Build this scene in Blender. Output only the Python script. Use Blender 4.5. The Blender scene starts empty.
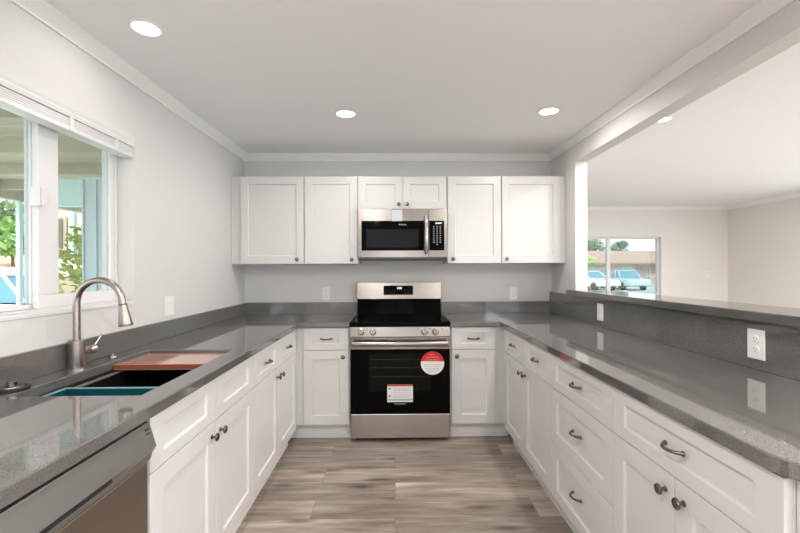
import bpy, bmesh, math, random
from mathutils import Matrix, Vector
random.seed(7)
C = bpy.context.scene.collection
S = bpy.context.scene
PI = math.pi

# ------------------------------------------------------------------ camera, world, sun, exposure
cam_d = bpy.data.cameras.new('camera')
cam_d.sensor_width = 36.0
cam_d.lens = 36 * 412.36 / 800
cam_d.shift_y = 3.17 / 800
cam_d.clip_start = 0.02
cam = bpy.data.objects.new('camera', cam_d)
C.objects.link(cam)
cam.matrix_world = Matrix.Translation((0, 0, 1.3162)) @ Matrix.Rotation(-0.0139, 4, 'Z') @ Matrix.Rotation(PI / 2, 4, 'X') @ Matrix.Rotation(-0.0041, 4, 'Z')
S.camera = cam

W = bpy.data.worlds.new('sky'); S.world = W; W.use_nodes = True
wn = W.node_tree; wn.nodes.clear()
wo = wn.nodes.new('ShaderNodeOutputWorld'); wb = wn.nodes.new('ShaderNodeBackground')
wc = wn.nodes.new('ShaderNodeTexCoord'); ws = wn.nodes.new('ShaderNodeSeparateXYZ'); wr = wn.nodes.new('ShaderNodeValToRGB')
wn.links.new(wc.outputs['Generated'], ws.inputs[0]); wn.links.new(ws.outputs['Z'], wr.inputs[0])
wr.color_ramp.elements[0].position = 0.0; wr.color_ramp.elements[0].color = (0.93, 0.96, 1.0, 1)
wr.color_ramp.elements[1].position = 0.5; wr.color_ramp.elements[1].color = (0.62, 0.80, 1.0, 1)
wn.links.new(wr.outputs[0], wb.inputs['Color']); wb.inputs['Strength'].default_value = 4.4
wn.links.new(wb.outputs[0], wo.inputs[0])

sd = bpy.data.lights.new('sun', 'SUN'); sd.energy = 11.0; sd.angle = 0.03; sd.color = (1.0, 0.95, 0.88)
sun = bpy.data.objects.new('sun', sd); C.objects.link(sun)
sun.rotation_euler = Vector((0.28, 0.52, -0.80)).to_track_quat('-Z', 'Y').to_euler()
sun.location = (0, -8, 12)

CAN_POWER = 9.0
CAN_COLOR = (1.0, 0.955, 0.915)
S.view_settings.view_transform = 'Standard'
S.view_settings.look = 'None'
S.view_settings.gamma = 1.0
S.view_settings.exposure = 0.16
S.view_settings.use_curve_mapping = False
try:
    S.cycles.use_denoising = True
    S.cycles.max_bounces = 10
    S.cycles.diffuse_bounces = 6
    S.cycles.sample_clamp_indirect = 6.0
except Exception:
    pass

# ------------------------------------------------------------------ measured place (metres, camera above x=y=0)
D = 3.8018          # kitchen back wall
XL = -1.3711        # left wall
XR = 1.4563         # kitchen face of the half wall
XR2 = XR + 0.098    # living side of the half wall
YB = -3.0           # rear wall
YF = 6.83           # far living wall
XS = 5.585           # living side wall
HL = 2.346          # living ceiling
def HC(y): return 2.340 + 0.0145 * (y - 1.5)

# ------------------------------------------------------------------ materials
def srgb(r, g, b):
    f = lambda c: (c / 255) / 12.92 if c / 255 <= 0.04045 else ((c / 255 + 0.055) / 1.055) ** 2.4
    return (f(r), f(g), f(b), 1)

def mat(name, col, rough=0.5, metal=0.0, spec=0.5, emit=None, strength=0, noise=None, bump=None, coat=0.0):
    m = bpy.data.materials.new(name); m.use_nodes = True
    nt = m.node_tree; b = nt.nodes['Principled BSDF']
    b.inputs['Base Color'].default_value = col
    b.inputs['Roughness'].default_value = rough
    b.inputs['Metallic'].default_value = metal
    b.inputs['Specular IOR Level'].default_value = spec
    if coat: b.inputs['Coat Weight'].default_value = coat; b.inputs['Coat Roughness'].default_value = 0.05
    if emit:
        b.inputs['Emission Color'].default_value = emit
        b.inputs['Emission Strength'].default_value = strength
    if noise or bump:
        tc = nt.nodes.new('ShaderNodeTexCoord')
        mp = nt.nodes.new('ShaderNodeMapping'); nt.links.new(tc.outputs['Object'], mp.inputs[0])
    if noise:
        sc, c2, lo, hi, stretch = noise
        mp.inputs['Scale'].default_value = stretch
        n = nt.nodes.new('ShaderNodeTexNoise'); n.inputs['Scale'].default_value = sc; n.inputs['Detail'].default_value = 4
        r = nt.nodes.new('ShaderNodeValToRGB')
        r.color_ramp.elements[0].position = lo; r.color_ramp.elements[0].color = col
        r.color_ramp.elements[1].position = hi; r.color_ramp.elements[1].color = c2
        nt.links.new(mp.outputs[0], n.inputs['Vector']); nt.links.new(n.outputs['Fac'], r.inputs[0])
        nt.links.new(r.outputs[0], b.inputs['Base Color'])
    if bump:
        sc, st = bump
        n2 = nt.nodes.new('ShaderNodeTexNoise'); n2.inputs['Scale'].default_value = sc; n2.inputs['Detail'].default_value = 3
        nt.links.new(tc.outputs['Object'], n2.inputs['Vector'])
        bp = nt.nodes.new('ShaderNodeBump'); bp.inputs['Strength'].default_value = st; bp.inputs['Distance'].default_value = 0.002
        nt.links.new(n2.outputs['Fac'], bp.inputs['Height']); nt.links.new(bp.outputs[0], b.inputs['Normal'])
    return m

def quartz(name):
    m = mat(name, (0.10, 0.096, 0.092, 1), 0.05); m.node_tree.nodes['Principled BSDF'].inputs['IOR'].default_value = 2.0
    nt = m.node_tree; b = nt.nodes['Principled BSDF']
    tc = nt.nodes.new('ShaderNodeTexCoord')
    n = nt.nodes.new('ShaderNodeTexNoise'); n.inputs['Scale'].default_value = 240; n.inputs['Detail'].default_value = 3
    r = nt.nodes.new('ShaderNodeValToRGB')
    r.color_ramp.elements[0].position = 0.30; r.color_ramp.elements[0].color = (0.088, 0.084, 0.081, 1)
    r.color_ramp.elements[1].position = 0.70; r.color_ramp.elements[1].color = (0.155, 0.148, 0.142, 1)
    v = nt.nodes.new('ShaderNodeTexVoronoi'); v.inputs['Scale'].default_value = 75
    r2 = nt.nodes.new('ShaderNodeValToRGB')
    r2.color_ramp.elements[0].position = 0.05; r2.color_ramp.elements[0].color = (1, 1, 1, 1)
    r2.color_ramp.elements[1].position = 0.11; r2.color_ramp.elements[1].color = (0, 0, 0, 1)
    v2 = nt.nodes.new('ShaderNodeTexWhiteNoise')
    nt.links.new(v.outputs['Position'], v2.inputs['Vector'])
    gt = nt.nodes.new('ShaderNodeMath'); gt.operation = 'GREATER_THAN'; gt.inputs[1].default_value = 0.93
    nt.links.new(v2.outputs['Value'], gt.inputs[0])
    mu = nt.nodes.new('ShaderNodeMath'); mu.operation = 'MULTIPLY'
    nt.links.new(gt.outputs[0], mu.inputs[0]); nt.links.new(r2.outputs[0], mu.inputs[1])
    mx = nt.nodes.new('ShaderNodeMix'); mx.data_type = 'RGBA'
    nt.links.new(tc.outputs['Object'], n.inputs['Vector']); nt.links.new(tc.outputs['Object'], v.inputs['Vector'])
    nt.links.new(n.outputs['Fac'], r.inputs[0]); nt.links.new(v.outputs['Distance'], r2.inputs[0])
    nt.links.new(mu.outputs[0], mx.inputs['Factor']); nt.links.new(r.outputs[0], mx.inputs['A'])
    mx.inputs['B'].default_value = (0.5, 0.5, 0.48, 1)
    nt.links.new(mx.outputs['Result'], b.inputs['Base Color'])
    return m

def plank_floor(name):
    m = mat(name, (0.3, 0.25, 0.2, 1), 0.42)
    nt = m.node_tree; b = nt.nodes['Principled BSDF']
    tc = nt.nodes.new('ShaderNodeTexCoord')
    br = nt.nodes.new('ShaderNodeTexBrick')
    br.offset = 0.37; br.inputs['Scale'].default_value = 1.0
    br.inputs['Brick Width'].default_value = 1.22; br.inputs['Row Height'].default_value = 0.182
    br.inputs['Mortar Size'].default_value = 0.0012; br.inputs['Mortar Smooth'].default_value = 0.2
    br.inputs['Color1'].default_value = (0, 0, 0, 1); br.inputs['Color2'].default_value = (1, 1, 1, 1)
    br.inputs['Mortar'].default_value = (0.5, 0.5, 0.5, 1)
    nt.links.new(tc.outputs['Object'], br.inputs['Vector'])
    # grain, shifted by each plank's own value
    sep = nt.nodes.new('ShaderNodeVectorMath'); sep.operation = 'MULTIPLY_ADD'
    nt.links.new(br.outputs['Color'], sep.inputs[0]); sep.inputs[1].default_value = (7.3, 3.1, 0)
    nt.links.new(tc.outputs['Object'], sep.inputs[2])
    mp = nt.nodes.new('ShaderNodeMapping'); mp.inputs['Scale'].default_value = (0.9, 9.0, 1)
    nt.links.new(sep.outputs[0], mp.inputs[0])
    n1 = nt.nodes.new('ShaderNodeTexNoise'); n1.inputs['Scale'].default_value = 2.6; n1.inputs['Detail'].default_value = 7; n1.inputs['Roughness'].default_value = 0.62
    n1.inputs['Distortion'].default_value = 0.5
    nt.links.new(mp.outputs[0], n1.inputs['Vector'])
    r = nt.nodes.new('ShaderNodeValToRGB')
    e = r.color_ramp.elements
    e[0].position = 0.33; e[0].color = (0.150, 0.113, 0.090, 1)
    e[1].position = 0.66; e[1].color = (0.50, 0.44, 0.38, 1)
    k = e.new(0.5); k.color = (0.325, 0.268, 0.225, 1)
    n3 = nt.nodes.new('ShaderNodeTexNoise'); n3.inputs['Scale'].default_value = 1.0; n3.inputs['Detail'].default_value = 3
    mp3 = nt.nodes.new('ShaderNodeMapping'); mp3.inputs['Scale'].default_value = (1.6, 6.5, 1); mp3.inputs['Location'].default_value = (3.3, 1.7, 0)
    nt.links.new(sep.outputs[0], mp3.inputs[0]); nt.links.new(mp3.outputs[0], n3.inputs['Vector'])
    ad = nt.nodes.new('ShaderNodeMath'); ad.operation = 'MULTIPLY_ADD'; ad.inputs[1].default_value = 0.55
    nt.links.new(n1.outputs['Fac'], ad.inputs[0])
    m3 = nt.nodes.new('ShaderNodeMath'); m3.operation = 'MULTIPLY'; m3.inputs[1].default_value = 0.45
    nt.links.new(n3.outputs['Fac'], m3.inputs[0]); nt.links.new(m3.outputs[0], ad.inputs[2])
    nt.links.new(ad.outputs[0], r.inputs[0])
    hs = nt.nodes.new('ShaderNodeHueSaturation')
    mr = nt.nodes.new('ShaderNodeMapRange'); mr.inputs['To Min'].default_value = 0.78; mr.inputs['To Max'].default_value = 1.25
    nt.links.new(br.outputs['Color'], mr.inputs['Value']); nt.links.new(mr.outputs[0], hs.inputs['Value'])
    vk = nt.nodes.new('ShaderNodeTexVoronoi'); vk.inputs['Scale'].default_value = 1.0; vk.voronoi_dimensions = '2D'
    mk = nt.nodes.new('ShaderNodeMapping'); mk.inputs['Scale'].default_value = (1.1, 4.2, 1)
    nt.links.new(sep.outputs[0], mk.inputs[0]); nt.links.new(mk.outputs[0], vk.inputs['Vector'])
    rk = nt.nodes.new('ShaderNodeValToRGB')
    rk.color_ramp.elements[0].position = 0.02; rk.color_ramp.elements[0].color = (0.42, 0.38, 0.36, 1)
    rk.color_ramp.elements[1].position = 0.13; rk.color_ramp.elements[1].color = (1, 1, 1, 1)
    nt.links.new(vk.outputs['Distance'], rk.inputs[0])
    mm = nt.nodes.new('ShaderNodeMix'); mm.data_type = 'RGBA'; mm.blend_type = 'MULTIPLY'; mm.inputs['Factor'].default_value = 1.0
    nt.links.new(r.outputs[0], mm.inputs['A']); nt.links.new(rk.outputs[0], mm.inputs['B'])
    nt.links.new(mm.outputs['Result'], hs.inputs['Color'])
    mx = nt.nodes.new('ShaderNodeMix'); mx.data_type = 'RGBA'
    nt.links.new(br.outputs['Fac'], mx.inputs['Factor']); nt.links.new(hs.outputs[0], mx.inputs['A'])
    mx.inputs['B'].default_value = (0.17, 0.13, 0.105, 1)
    nt.links.new(mx.outputs['Result'], b.inputs['Base Color'])
    return m

def glass_mat(name, tint=(0.95, 0.985, 0.975, 1)):
    m = bpy.data.materials.new(name); m.use_nodes = True
    nt = m.node_tree; nt.nodes.clear()
    o = nt.nodes.new('ShaderNodeOutputMaterial'); t = nt.nodes.new('ShaderNodeBsdfTransparent'); t.inputs[0].default_value = tint
    g = nt.nodes.new('ShaderNodeBsdfGlossy'); g.inputs['Roughness'].default_value = 0.0
    lw = nt.nodes.new('ShaderNodeLayerWeight'); pw = nt.nodes.new('ShaderNodeMath'); pw.operation = 'POWER'; pw.inputs[1].default_value = 5
    f = nt.nodes.new('ShaderNodeMath'); f.operation = 'MULTIPLY_ADD'; f.inputs[1].default_value = 0.9; f.inputs[2].default_value = 0.03
    nt.links.new(lw.outputs['Facing'], pw.inputs[0]); nt.links.new(pw.outputs[0], f.inputs[0])
    x = nt.nodes.new('ShaderNodeMixShader')
    nt.links.new(f.outputs[0], x.inputs[0]); nt.links.new(t.outputs[0], x.inputs[1]); nt.links.new(g.outputs[0], x.inputs[2])
    nt.links.new(x.outputs[0], o.inputs[0])
    return m

def steel(name, col=(0.29, 0.265, 0.245, 1), rough=0.22, axis=0):
    m = mat(name, col, rough, 1.0)
    nt = m.node_tree; b = nt.nodes['Principled BSDF']
    tc = nt.nodes.new('ShaderNodeTexCoord'); mp = nt.nodes.new('ShaderNodeMapping')
    sc = [260, 260, 260]; sc[axis] = 3
    mp.inputs['Scale'].default_value = sc
    n = nt.nodes.new('ShaderNodeTexNoise'); n.inputs['Scale'].default_value = 1.0; n.inputs['Detail'].default_value = 2
    r = nt.nodes.new('ShaderNodeMapRange'); r.inputs['To Min'].default_value = rough - 0.02; r.inputs['To Max'].default_value = rough + 0.03
    nt.links.new(tc.outputs['Object'], mp.inputs[0]); nt.links.new(mp.outputs[0], n.inputs['Vector'])
    nt.links.new(n.outputs['Fac'], r.inputs['Value']); nt.links.new(r.outputs[0], b.inputs['Roughness'])
    return m

M = dict(
    wall=mat('wall_paint', (0.635, 0.622, 0.610, 1), 0.6, bump=(350, 0.06)),
    beige=mat('living_wall_beige', (0.745, 0.722, 0.692, 1), 0.6, bump=(350, 0.06)),  # lighter and warmer than the kitchen wall colour
    ceil=mat('ceiling_paint', (0.85, 0.855, 0.865, 1), 0.7, bump=(200, 0.08)),
    trim=mat('trim_paint', (0.84, 0.835, 0.825, 1), 0.35),
    cab=mat('cabinet_paint', (0.62, 0.615, 0.605, 1), 0.32),
    toe=mat('toe_kick_paint', (0.70, 0.695, 0.68, 1), 0.4),
    quartz=quartz('grey_quartz'),
    floor=plank_floor('vinyl_planks'),
    glass=glass_mat('window_glass', (0.52, 0.55, 0.545, 1)), kglass=glass_mat('kitchen_window_glass', (0.72, 0.76, 0.75, 1)), clear=glass_mat('clear_glass', (0.97, 0.98, 0.98, 1)),
    vinyl=mat('white_vinyl', (0.70, 0.695, 0.69, 1), 0.3),
    steel=steel('stainless_steel'),
    steelv=steel('stainless_vertical_lightened', (0.47, 0.435, 0.41, 1), axis=2),  # lighter copy of the steel, offsetting the dark floor it reflects
    dwsteel=steel('dishwasher_steel', (0.36, 0.305, 0.265, 1), 0.33, axis=2),
    dwgrey=mat('dishwasher_grey', (0.24, 0.235, 0.225, 1), 0.35, 0.7),
    nickel=mat('brushed_nickel', (0.43, 0.37, 0.335, 1), 0.26, 1.0),
    pewter=mat('pewter', (0.19, 0.158, 0.135, 1), 0.25, 1.0),
    blackglass=mat('black_glass', (0.004, 0.004, 0.004, 1), 0.05, spec=0.012),
    ovenglass=mat('oven_window', (0.008, 0.008, 0.006, 1), 0.06, spec=0.03),
    mwglass=mat('microwave_window', (0.016, 0.017, 0.020, 1), 0.15, spec=0.03),
    black=mat('black_plastic', (0.012, 0.012, 0.012, 1), 0.4),
    burner=mat('burner_ring', (0.035, 0.035, 0.036, 1), 0.12),
    sink=mat('black_composite', (0.010, 0.008, 0.007, 1), 0.3),
    sinkrim=mat('sink_edge', (0.42, 0.38, 0.36, 1), 0.3, 0.6),
    teal=mat('teal_plastic', (0.006, 0.065, 0.088, 1), 0.3),
    tealrim=mat('teal_rim', (0.20, 0.40, 0.42, 1), 0.3),
    wood=mat('red_wood_sheen', (0.46, 0.20, 0.135, 1), 0.13, spec=0.9, noise=(4, (0.56, 0.29, 0.21, 1), 0.35, 0.7, (1, 10, 1)), coat=1.0),  # base colour lightened to carry the pale reflection on the top
    woodedge=mat('red_wood_edge', (0.27, 0.075, 0.042, 1), 0.3),
    plate=mat('white_plastic', (0.80, 0.80, 0.78, 1), 0.3),
    slot=mat('dark_slot', (0.16, 0.16, 0.16, 1), 0.5),
    paper=mat('white_paper', (0.78, 0.78, 0.78, 1), 0.5),
    tag=mat('grey_white_patch', (0.50, 0.52, 0.55, 1), 0.4),
    red=mat('red_paper', (0.52, 0.004, 0.014, 1), 0.4),
    rust=mat('orange_red_print', (0.45, 0.08, 0.04, 1), 0.4),
    print=mat('grey_print', (0.42, 0.43, 0.45, 1), 0.5),
    ink=mat('black_ink', (0.02, 0.02, 0.02, 1), 0.5),
    lit=mat('lit_digits', (0.8, 0.9, 0.9, 1), 0.4, emit=(0.85, 0.95, 1, 1), strength=1.0),
    btn=mat('button_print', (0.45, 0.45, 0.45, 1), 0.5),
    lens=mat('lamp_lens', (1, 1, 1, 1), 0.4, emit=(1, 0.96, 0.90, 1), strength=5.0),
    # outside
    ground=mat('outside_ground', (0.30, 0.24, 0.18, 1), 0.9, noise=(1.2, (0.40, 0.34, 0.27, 1), 0.35, 0.7, (1, 1, 1))),
    pale=mat('pale_bounce_concrete', (0.62, 0.59, 0.54, 1), 0.9, noise=(2, (0.55, 0.52, 0.47, 1), 0.4, 0.6, (1, 1, 1))),  # kept pale to bounce daylight under the patio cover and indoors
    asphalt=mat('worn_asphalt', (0.30, 0.30, 0.29, 1), 0.9, noise=(0.5, (0.36, 0.36, 0.34, 1), 0.4, 0.6, (1, 1, 1))),
    tan=mat('tan_boards', (0.48, 0.43, 0.33, 1), 0.7, noise=(3, (0.40, 0.35, 0.26, 1), 0.4, 0.6, (0.3, 9, 1))),
    aqua=mat('pale_aqua_paint', (0.52, 0.68, 0.66, 1), 0.6),
    blue=mat('pale_blue_siding', (0.52, 0.60, 0.63, 1), 0.6),
    brown=mat('brown_wall', (0.34, 0.26, 0.17, 1), 0.7),
    dkbrown=mat('dark_brown', (0.12, 0.09, 0.06, 1), 0.6),
    cream=mat('cream_stucco', (0.62, 0.54, 0.42, 1), 0.85),
    pink=mat('pink_stucco', (0.60, 0.43, 0.34, 1), 0.85),
    roof=mat('roof_shingle', (0.42, 0.27, 0.19, 1), 0.85, noise=(30, (0.33, 0.21, 0.15, 1), 0.4, 0.6, (1, 4, 1))),
    terra=mat('terracotta_roof', (0.55, 0.28, 0.16, 1), 0.85),
    white=mat('outdoor_white', (0.75, 0.75, 0.73, 1), 0.6),
    carwhite=mat('car_white', (0.75, 0.77, 0.77, 1), 0.25, coat=0.8),
    carteal=mat('car_pale_green', (0.42, 0.58, 0.55, 1), 0.25, coat=0.8),
    carglass=mat('car_glass', (0.10, 0.22, 0.28, 1), 0.05),
    tyre=mat('tyre_rubber', (0.02, 0.02, 0.02, 1), 0.8),
    bark=mat('bark', (0.16, 0.12, 0.08, 1), 0.9),
    leaf=mat('green_leaves', (0.16, 0.28, 0.06, 1), 0.6, noise=(3, (0.32, 0.42, 0.12, 1), 0.35, 0.65, (1, 1, 1))),
    leafy=mat('yellow_green_leaves', (0.34, 0.42, 0.08, 1), 0.6, noise=(6, (0.60, 0.62, 0.22, 1), 0.35, 0.65, (1, 1, 1))),
    leafd=mat('olive_leaves', (0.10, 0.16, 0.06, 1), 0.6, noise=(2, (0.20, 0.28, 0.10, 1), 0.35, 0.65, (1, 1, 1))),
)

# ------------------------------------------------------------------ mesh helpers
WM = {}                                   # object name -> its world matrix
def BM(): return bmesh.new()

def box(bm, x0, x1, y0, y1, z0, z1):
    v = [bm.verts.new(p) for p in ((x0, y0, z0), (x1, y0, z0), (x1, y1, z0), (x0, y1, z0), (x0, y0, z1), (x1, y0, z1), (x1, y1, z1), (x0, y1, z1))]
    for f in ((0, 3, 2, 1), (4, 5, 6, 7), (0, 1, 5, 4), (1, 2, 6, 5), (2, 3, 7, 6), (3, 0, 4, 7)):
        bm.faces.new([v[i] for i in f])
    return bm

def lathe(bm, prof, origin, axis, seg=24, cap=True):
    """prof: (radius, distance along axis)"""
    ax = Vector(axis).normalized()
    u = ax.orthogonal().normalized(); w = ax.cross(u); o = Vector(origin)
    rings = []
    for r, h in prof:
        if r < 1e-6:
            rings.append([bm.verts.new(o + ax * h)])
        else:
            rings.append([bm.verts.new(o + ax * h + (u * math.cos(2 * PI * i / seg) + w * math.sin(2 * PI * i / seg)) * r) for i in range(seg)])
    for a, b in zip(rings, rings[1:]):
        for i in range(seg):
            j = (i + 1) % seg
            if len(a) == 1 and len(b) == 1: continue
            if len(a) == 1: bm.faces.new((a[0], b[j], b[i]))
            elif len(b) == 1: bm.faces.new((a[i], a[j], b[0]))
            else: bm.faces.new((a[i], a[j], b[j], b[i]))
    if cap:
        if len(rings[0]) > 1: bm.faces.new(list(reversed(rings[0])))
        if len(rings[-1]) > 1: bm.faces.new(rings[-1])
    return bm

def cyl(bm, p0, p1, r0, r1=None, seg=20):
    d = Vector(p1) - Vector(p0)
    return lathe(bm, [(r0, 0), (r0 if r1 is None else r1, d.length)], p0, d, seg)

def tube(bm, pts, rad, seg=14):
    pts = [Vector(p) for p in pts]; n = len(pts)
    rad = [rad] * n if not isinstance(rad, (list, tuple)) else rad
    rings = []; prev = None
    for i in range(n):
        t = (pts[min(i + 1, n - 1)] - pts[max(i - 1, 0)]).normalized()
        u = t.orthogonal().normalized() if prev is None else (prev - t * prev.dot(t)).normalized()
        prev = u; w = t.cross(u)
        rings.append([bm.verts.new(pts[i] + (u * math.cos(2 * PI * k / seg) + w * math.sin(2 * PI * k / seg)) * rad[i]) for k in range(seg)])
    for a, b in zip(rings, rings[1:]):
        for k in range(seg):
            j = (k + 1) % seg
            bm.faces.new((a[k], a[j], b[j], b[k]))
    bm.faces.new(list(reversed(rings[0]))); bm.faces.new(rings[-1])
    return bm

def prism(bm, outline, axis, a, b):
    """outline: 2-D points in the two other axes (cyclic order x,y,z), swept along axis from a to b"""
    def P(q, t):
        return {'x': (t, q[0], q[1]), 'y': (q[0], t, q[1]), 'z': (q[0], q[1], t)}[axis]
    A = [bm.verts.new(P(q, a)) for q in outline]; B = [bm.verts.new(P(q, b)) for q in outline]
    n = len(A)
    bm.faces.new(A); bm.faces.new(list(reversed(B)))
    for i in range(n):
        j = (i + 1) % n
        bm.faces.new((A[j], A[i], B[i], B[j]))
    return bm

def shaker(bm, x0, x1, z0, z1, y0=-0.02, y1=0.0, sx=0.07, sz=0.07, rec=0.009, slope=0.004):
    """door or drawer front facing -y with a recessed flat panel"""
    def ring(a, b, c, d, y): return [bm.verts.new((a, y, c)), bm.verts.new((b, y, c)), bm.verts.new((b, y, d)), bm.verts.new((a, y, d))]
    o = ring(x0, x1, z0, z1, y0); i = ring(x0 + sx, x1 - sx, z0 + sz, z1 - sz, y0)
    p = ring(x0 + sx + slope, x1 - sx - slope, z0 + sz + slope, z1 - sz - slope, y0 + rec); k = ring(x0, x1, z0, z1, y1)
    for A, B in ((o, i), (i, p), (k, o)):
        for a in range(4):
            b = (a + 1) % 4
            bm.faces.new((A[a], A[b], B[b], B[a]))
    bm.faces.new(p); bm.faces.new(list(reversed(k)))
    return bm

def cells(bm, xs, ys, inside, z0, z1):
    """slab made of a grid of cells sharing vertices (an outline with notches or holes)"""
    V = {}
    def v(i, j, k):
        if (i, j, k) not in V: V[(i, j, k)] = bm.verts.new((xs[i], ys[j], (z0, z1)[k]))
        return V[(i, j, k)]
    nx, ny = len(xs) - 1, len(ys) - 1
    on = {(i, j): inside((xs[i] + xs[i + 1]) / 2, (ys[j] + ys[j + 1]) / 2) for i in range(nx) for j in range(ny)}
    for (i, j), s in on.items():
        if not s: continue
        bm.faces.new((v(i, j, 1), v(i + 1, j, 1), v(i + 1, j + 1, 1), v(i, j + 1, 1)))
        bm.faces.new((v(i, j, 0), v(i, j + 1, 0), v(i + 1, j + 1, 0), v(i + 1, j, 0)))
        for di, dj, a, b in ((-1, 0, (i, j + 1), (i, j)), (1, 0, (i + 1, j), (i + 1, j + 1)), (0, -1, (i, j), (i + 1, j)), (0, 1, (i + 1, j + 1), (i, j + 1))):
            if not on.get((i + di, j + dj), False):
                bm.faces.new((v(*a, 0), v(*b, 0), v(*b, 1), v(*a, 1)))
    return bm

def obj(name, bm, m, parent=None, bevel=0, smooth=False, world=False, seg=2):
    bmesh.ops.recalc_face_normals(bm, faces=bm.faces)
    if world and parent is not None: bm.transform(WM[parent.name].inverted())
    me = bpy.data.meshes.new(name); bm.to_mesh(me); bm.free()
    if smooth:
        for p in me.polygons: p.use_smooth = True
    me.materials.append(M[m] if isinstance(m, str) else m)
    o = bpy.data.objects.new(name, me); C.objects.link(o)
    if parent is not None:
        o.parent = parent; WM[o.name] = WM[parent.name]
    else: WM[o.name] = Matrix.Identity(4)
    if smooth and smooth != 'all':
        e = o.modifiers.new('edges', 'EDGE_SPLIT'); e.split_angle = math.radians(38)
    if bevel:
        b = o.modifiers.new('bevel', 'BEVEL'); b.width = bevel; b.segments = seg; b.limit_method = 'ANGLE'; b.angle_limit = math.radians(40)
    return o

def tag(o, label, cat, group=None, kind=None):
    o['label'] = label; o['category'] = cat
    if group: o['group'] = group
    if kind: o['kind'] = kind
    return o

def thing(name, label, cat, loc=(0, 0, 0), rz=0.0, group=None):
    o = bpy.data.objects.new(name, None); C.objects.link(o)
    o.empty_display_size = 0.05
    o.location = loc; o.rotation_euler = (0, 0, rz)
    WM[o.name] = Matrix.Translation(loc) @ Matrix.Rotation(rz, 4, 'Z')
    return tag(o, label, cat, group)

def struct(name, bm, m, parent=None, **k):
    o = obj(name, bm, m, parent, **k)
    if parent is None: o['kind'] = 'structure'
    return o

def text_mesh(txt, size, extrude=0.0004):
    cu = bpy.data.curves.new('lettering', 'FONT'); cu.body = txt; cu.size = size; cu.extrude = extrude
    cu.align_x = 'CENTER'; cu.align_y = 'CENTER'
    o = bpy.data.objects.new('lettering', cu); C.objects.link(o)
    dg = bpy.context.evaluated_depsgraph_get(); dg.update()
    me = bpy.data.meshes.new_from_object(o.evaluated_get(dg))
    bpy.data.objects.remove(o); bpy.data.curves.remove(cu)
    bm = BM(); bm.from_mesh(me); bpy.data.meshes.remove(me)
    return bm

# ------------------------------------------------------------------ room shell
bm = BM(); box(bm, XL - 0.16, XS + 0.12, YB - 0.12, YF + 0.12, -0.12, 0.0); struct('floor', bm, 'floor')

bm = BM()                                  # kitchen ceiling, slightly rising towards the back
prism(bm, [(YB - 0.12, HC(YB - 0.12)), (D + 0.12, HC(D + 0.12)), (D + 0.12, 2.52), (YB - 0.12, 2.52)], 'x', XL - 0.16, XR + 0.05)
struct('ceiling', bm, 'ceil')
bm = BM(); box(bm, XR + 0.05, XS + 0.12, YB - 0.12, YF + 0.12, HL, 2.52); struct('ceiling_living', bm, 'ceil')

# left wall with window opening
WY0, WY1, WZ0, WZ1 = 1.22, 2.195, 1.140, 2.018
bm = BM(); x0, x1 = XL - 0.16, XL
for (a, b, c, d) in ((YB - 0.12, WY0, 0, 2.46), (WY1, D + 0.12, 0, 2.46), (WY0, WY1, 0, WZ0), (WY0, WY1, WZ1, 2.46)):
    box(bm, x0, x1, a, b, c, d)
struct('wall_left', bm, 'wall')
bm = BM(); box(bm, XL, XR2, D, D + 0.12, 0, 2.46); struct('wall_back', bm, 'wall')
# right: half wall, column and header
JY = 3.295; HB = 2.180; LT = 1.147
bm = BM()
box(bm, XR, XR2, 0.80, JY, 0, 1.10); struct('wall_right', bm, 'wall')
bm = BM(); box(bm, XR, XR2, JY, D, 0, 2.46); struct('wall_right_column', bm, 'wall')
bm = BM(); box(bm, XR, XR2, YB, JY, HB, 2.46); struct('wall_right_header', bm, 'wall')
bm = BM(); box(bm, XR, XR2, D + 0.12, YF, 0, 2.46); struct('wall_hall', bm, 'wall')
# far living wall with window opening
LX0, LX1, LZ0, LZ1 = 2.62, 4.46, 0.86, 1.845
bm = BM()
for (a, b, c, d) in ((XR2, LX0, 0, 2.46), (LX1, XS, 0, 2.46), (LX0, LX1, 0, LZ0), (LX0, LX1, LZ1, 2.46)):
    box(bm, a, b, YF, YF + 0.12, c, d)
struct('wall_far', bm, 'beige')
bm = BM()
for (a, b, c, d) in ((YB - 0.12, -2.2, 0, 2.46), (-2.2, 4.9, 0, 0.30), (-2.2, 4.9, 2.12, 2.46), (4.9, YF + 0.12, 0, 2.46)):
    box(bm, XS, XS + 0.12, a, b, c, d)
struct('wall_side', bm, 'beige')
RX = [(-0.45, 0.55), (2.3, 4.9)]
bm = BM()
xs = [XL, -0.45, 0.55, 2.3, 4.9, XS]
for i in range(5):
    if i in (1, 3): box(bm, xs[i], xs[i + 1], YB - 0.12, YB, 2.10, 2.46)
    else: box(bm, xs[i], xs[i + 1], YB - 0.12, YB, 0, 2.46)
struct('wall_rear', bm, 'wall')

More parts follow.
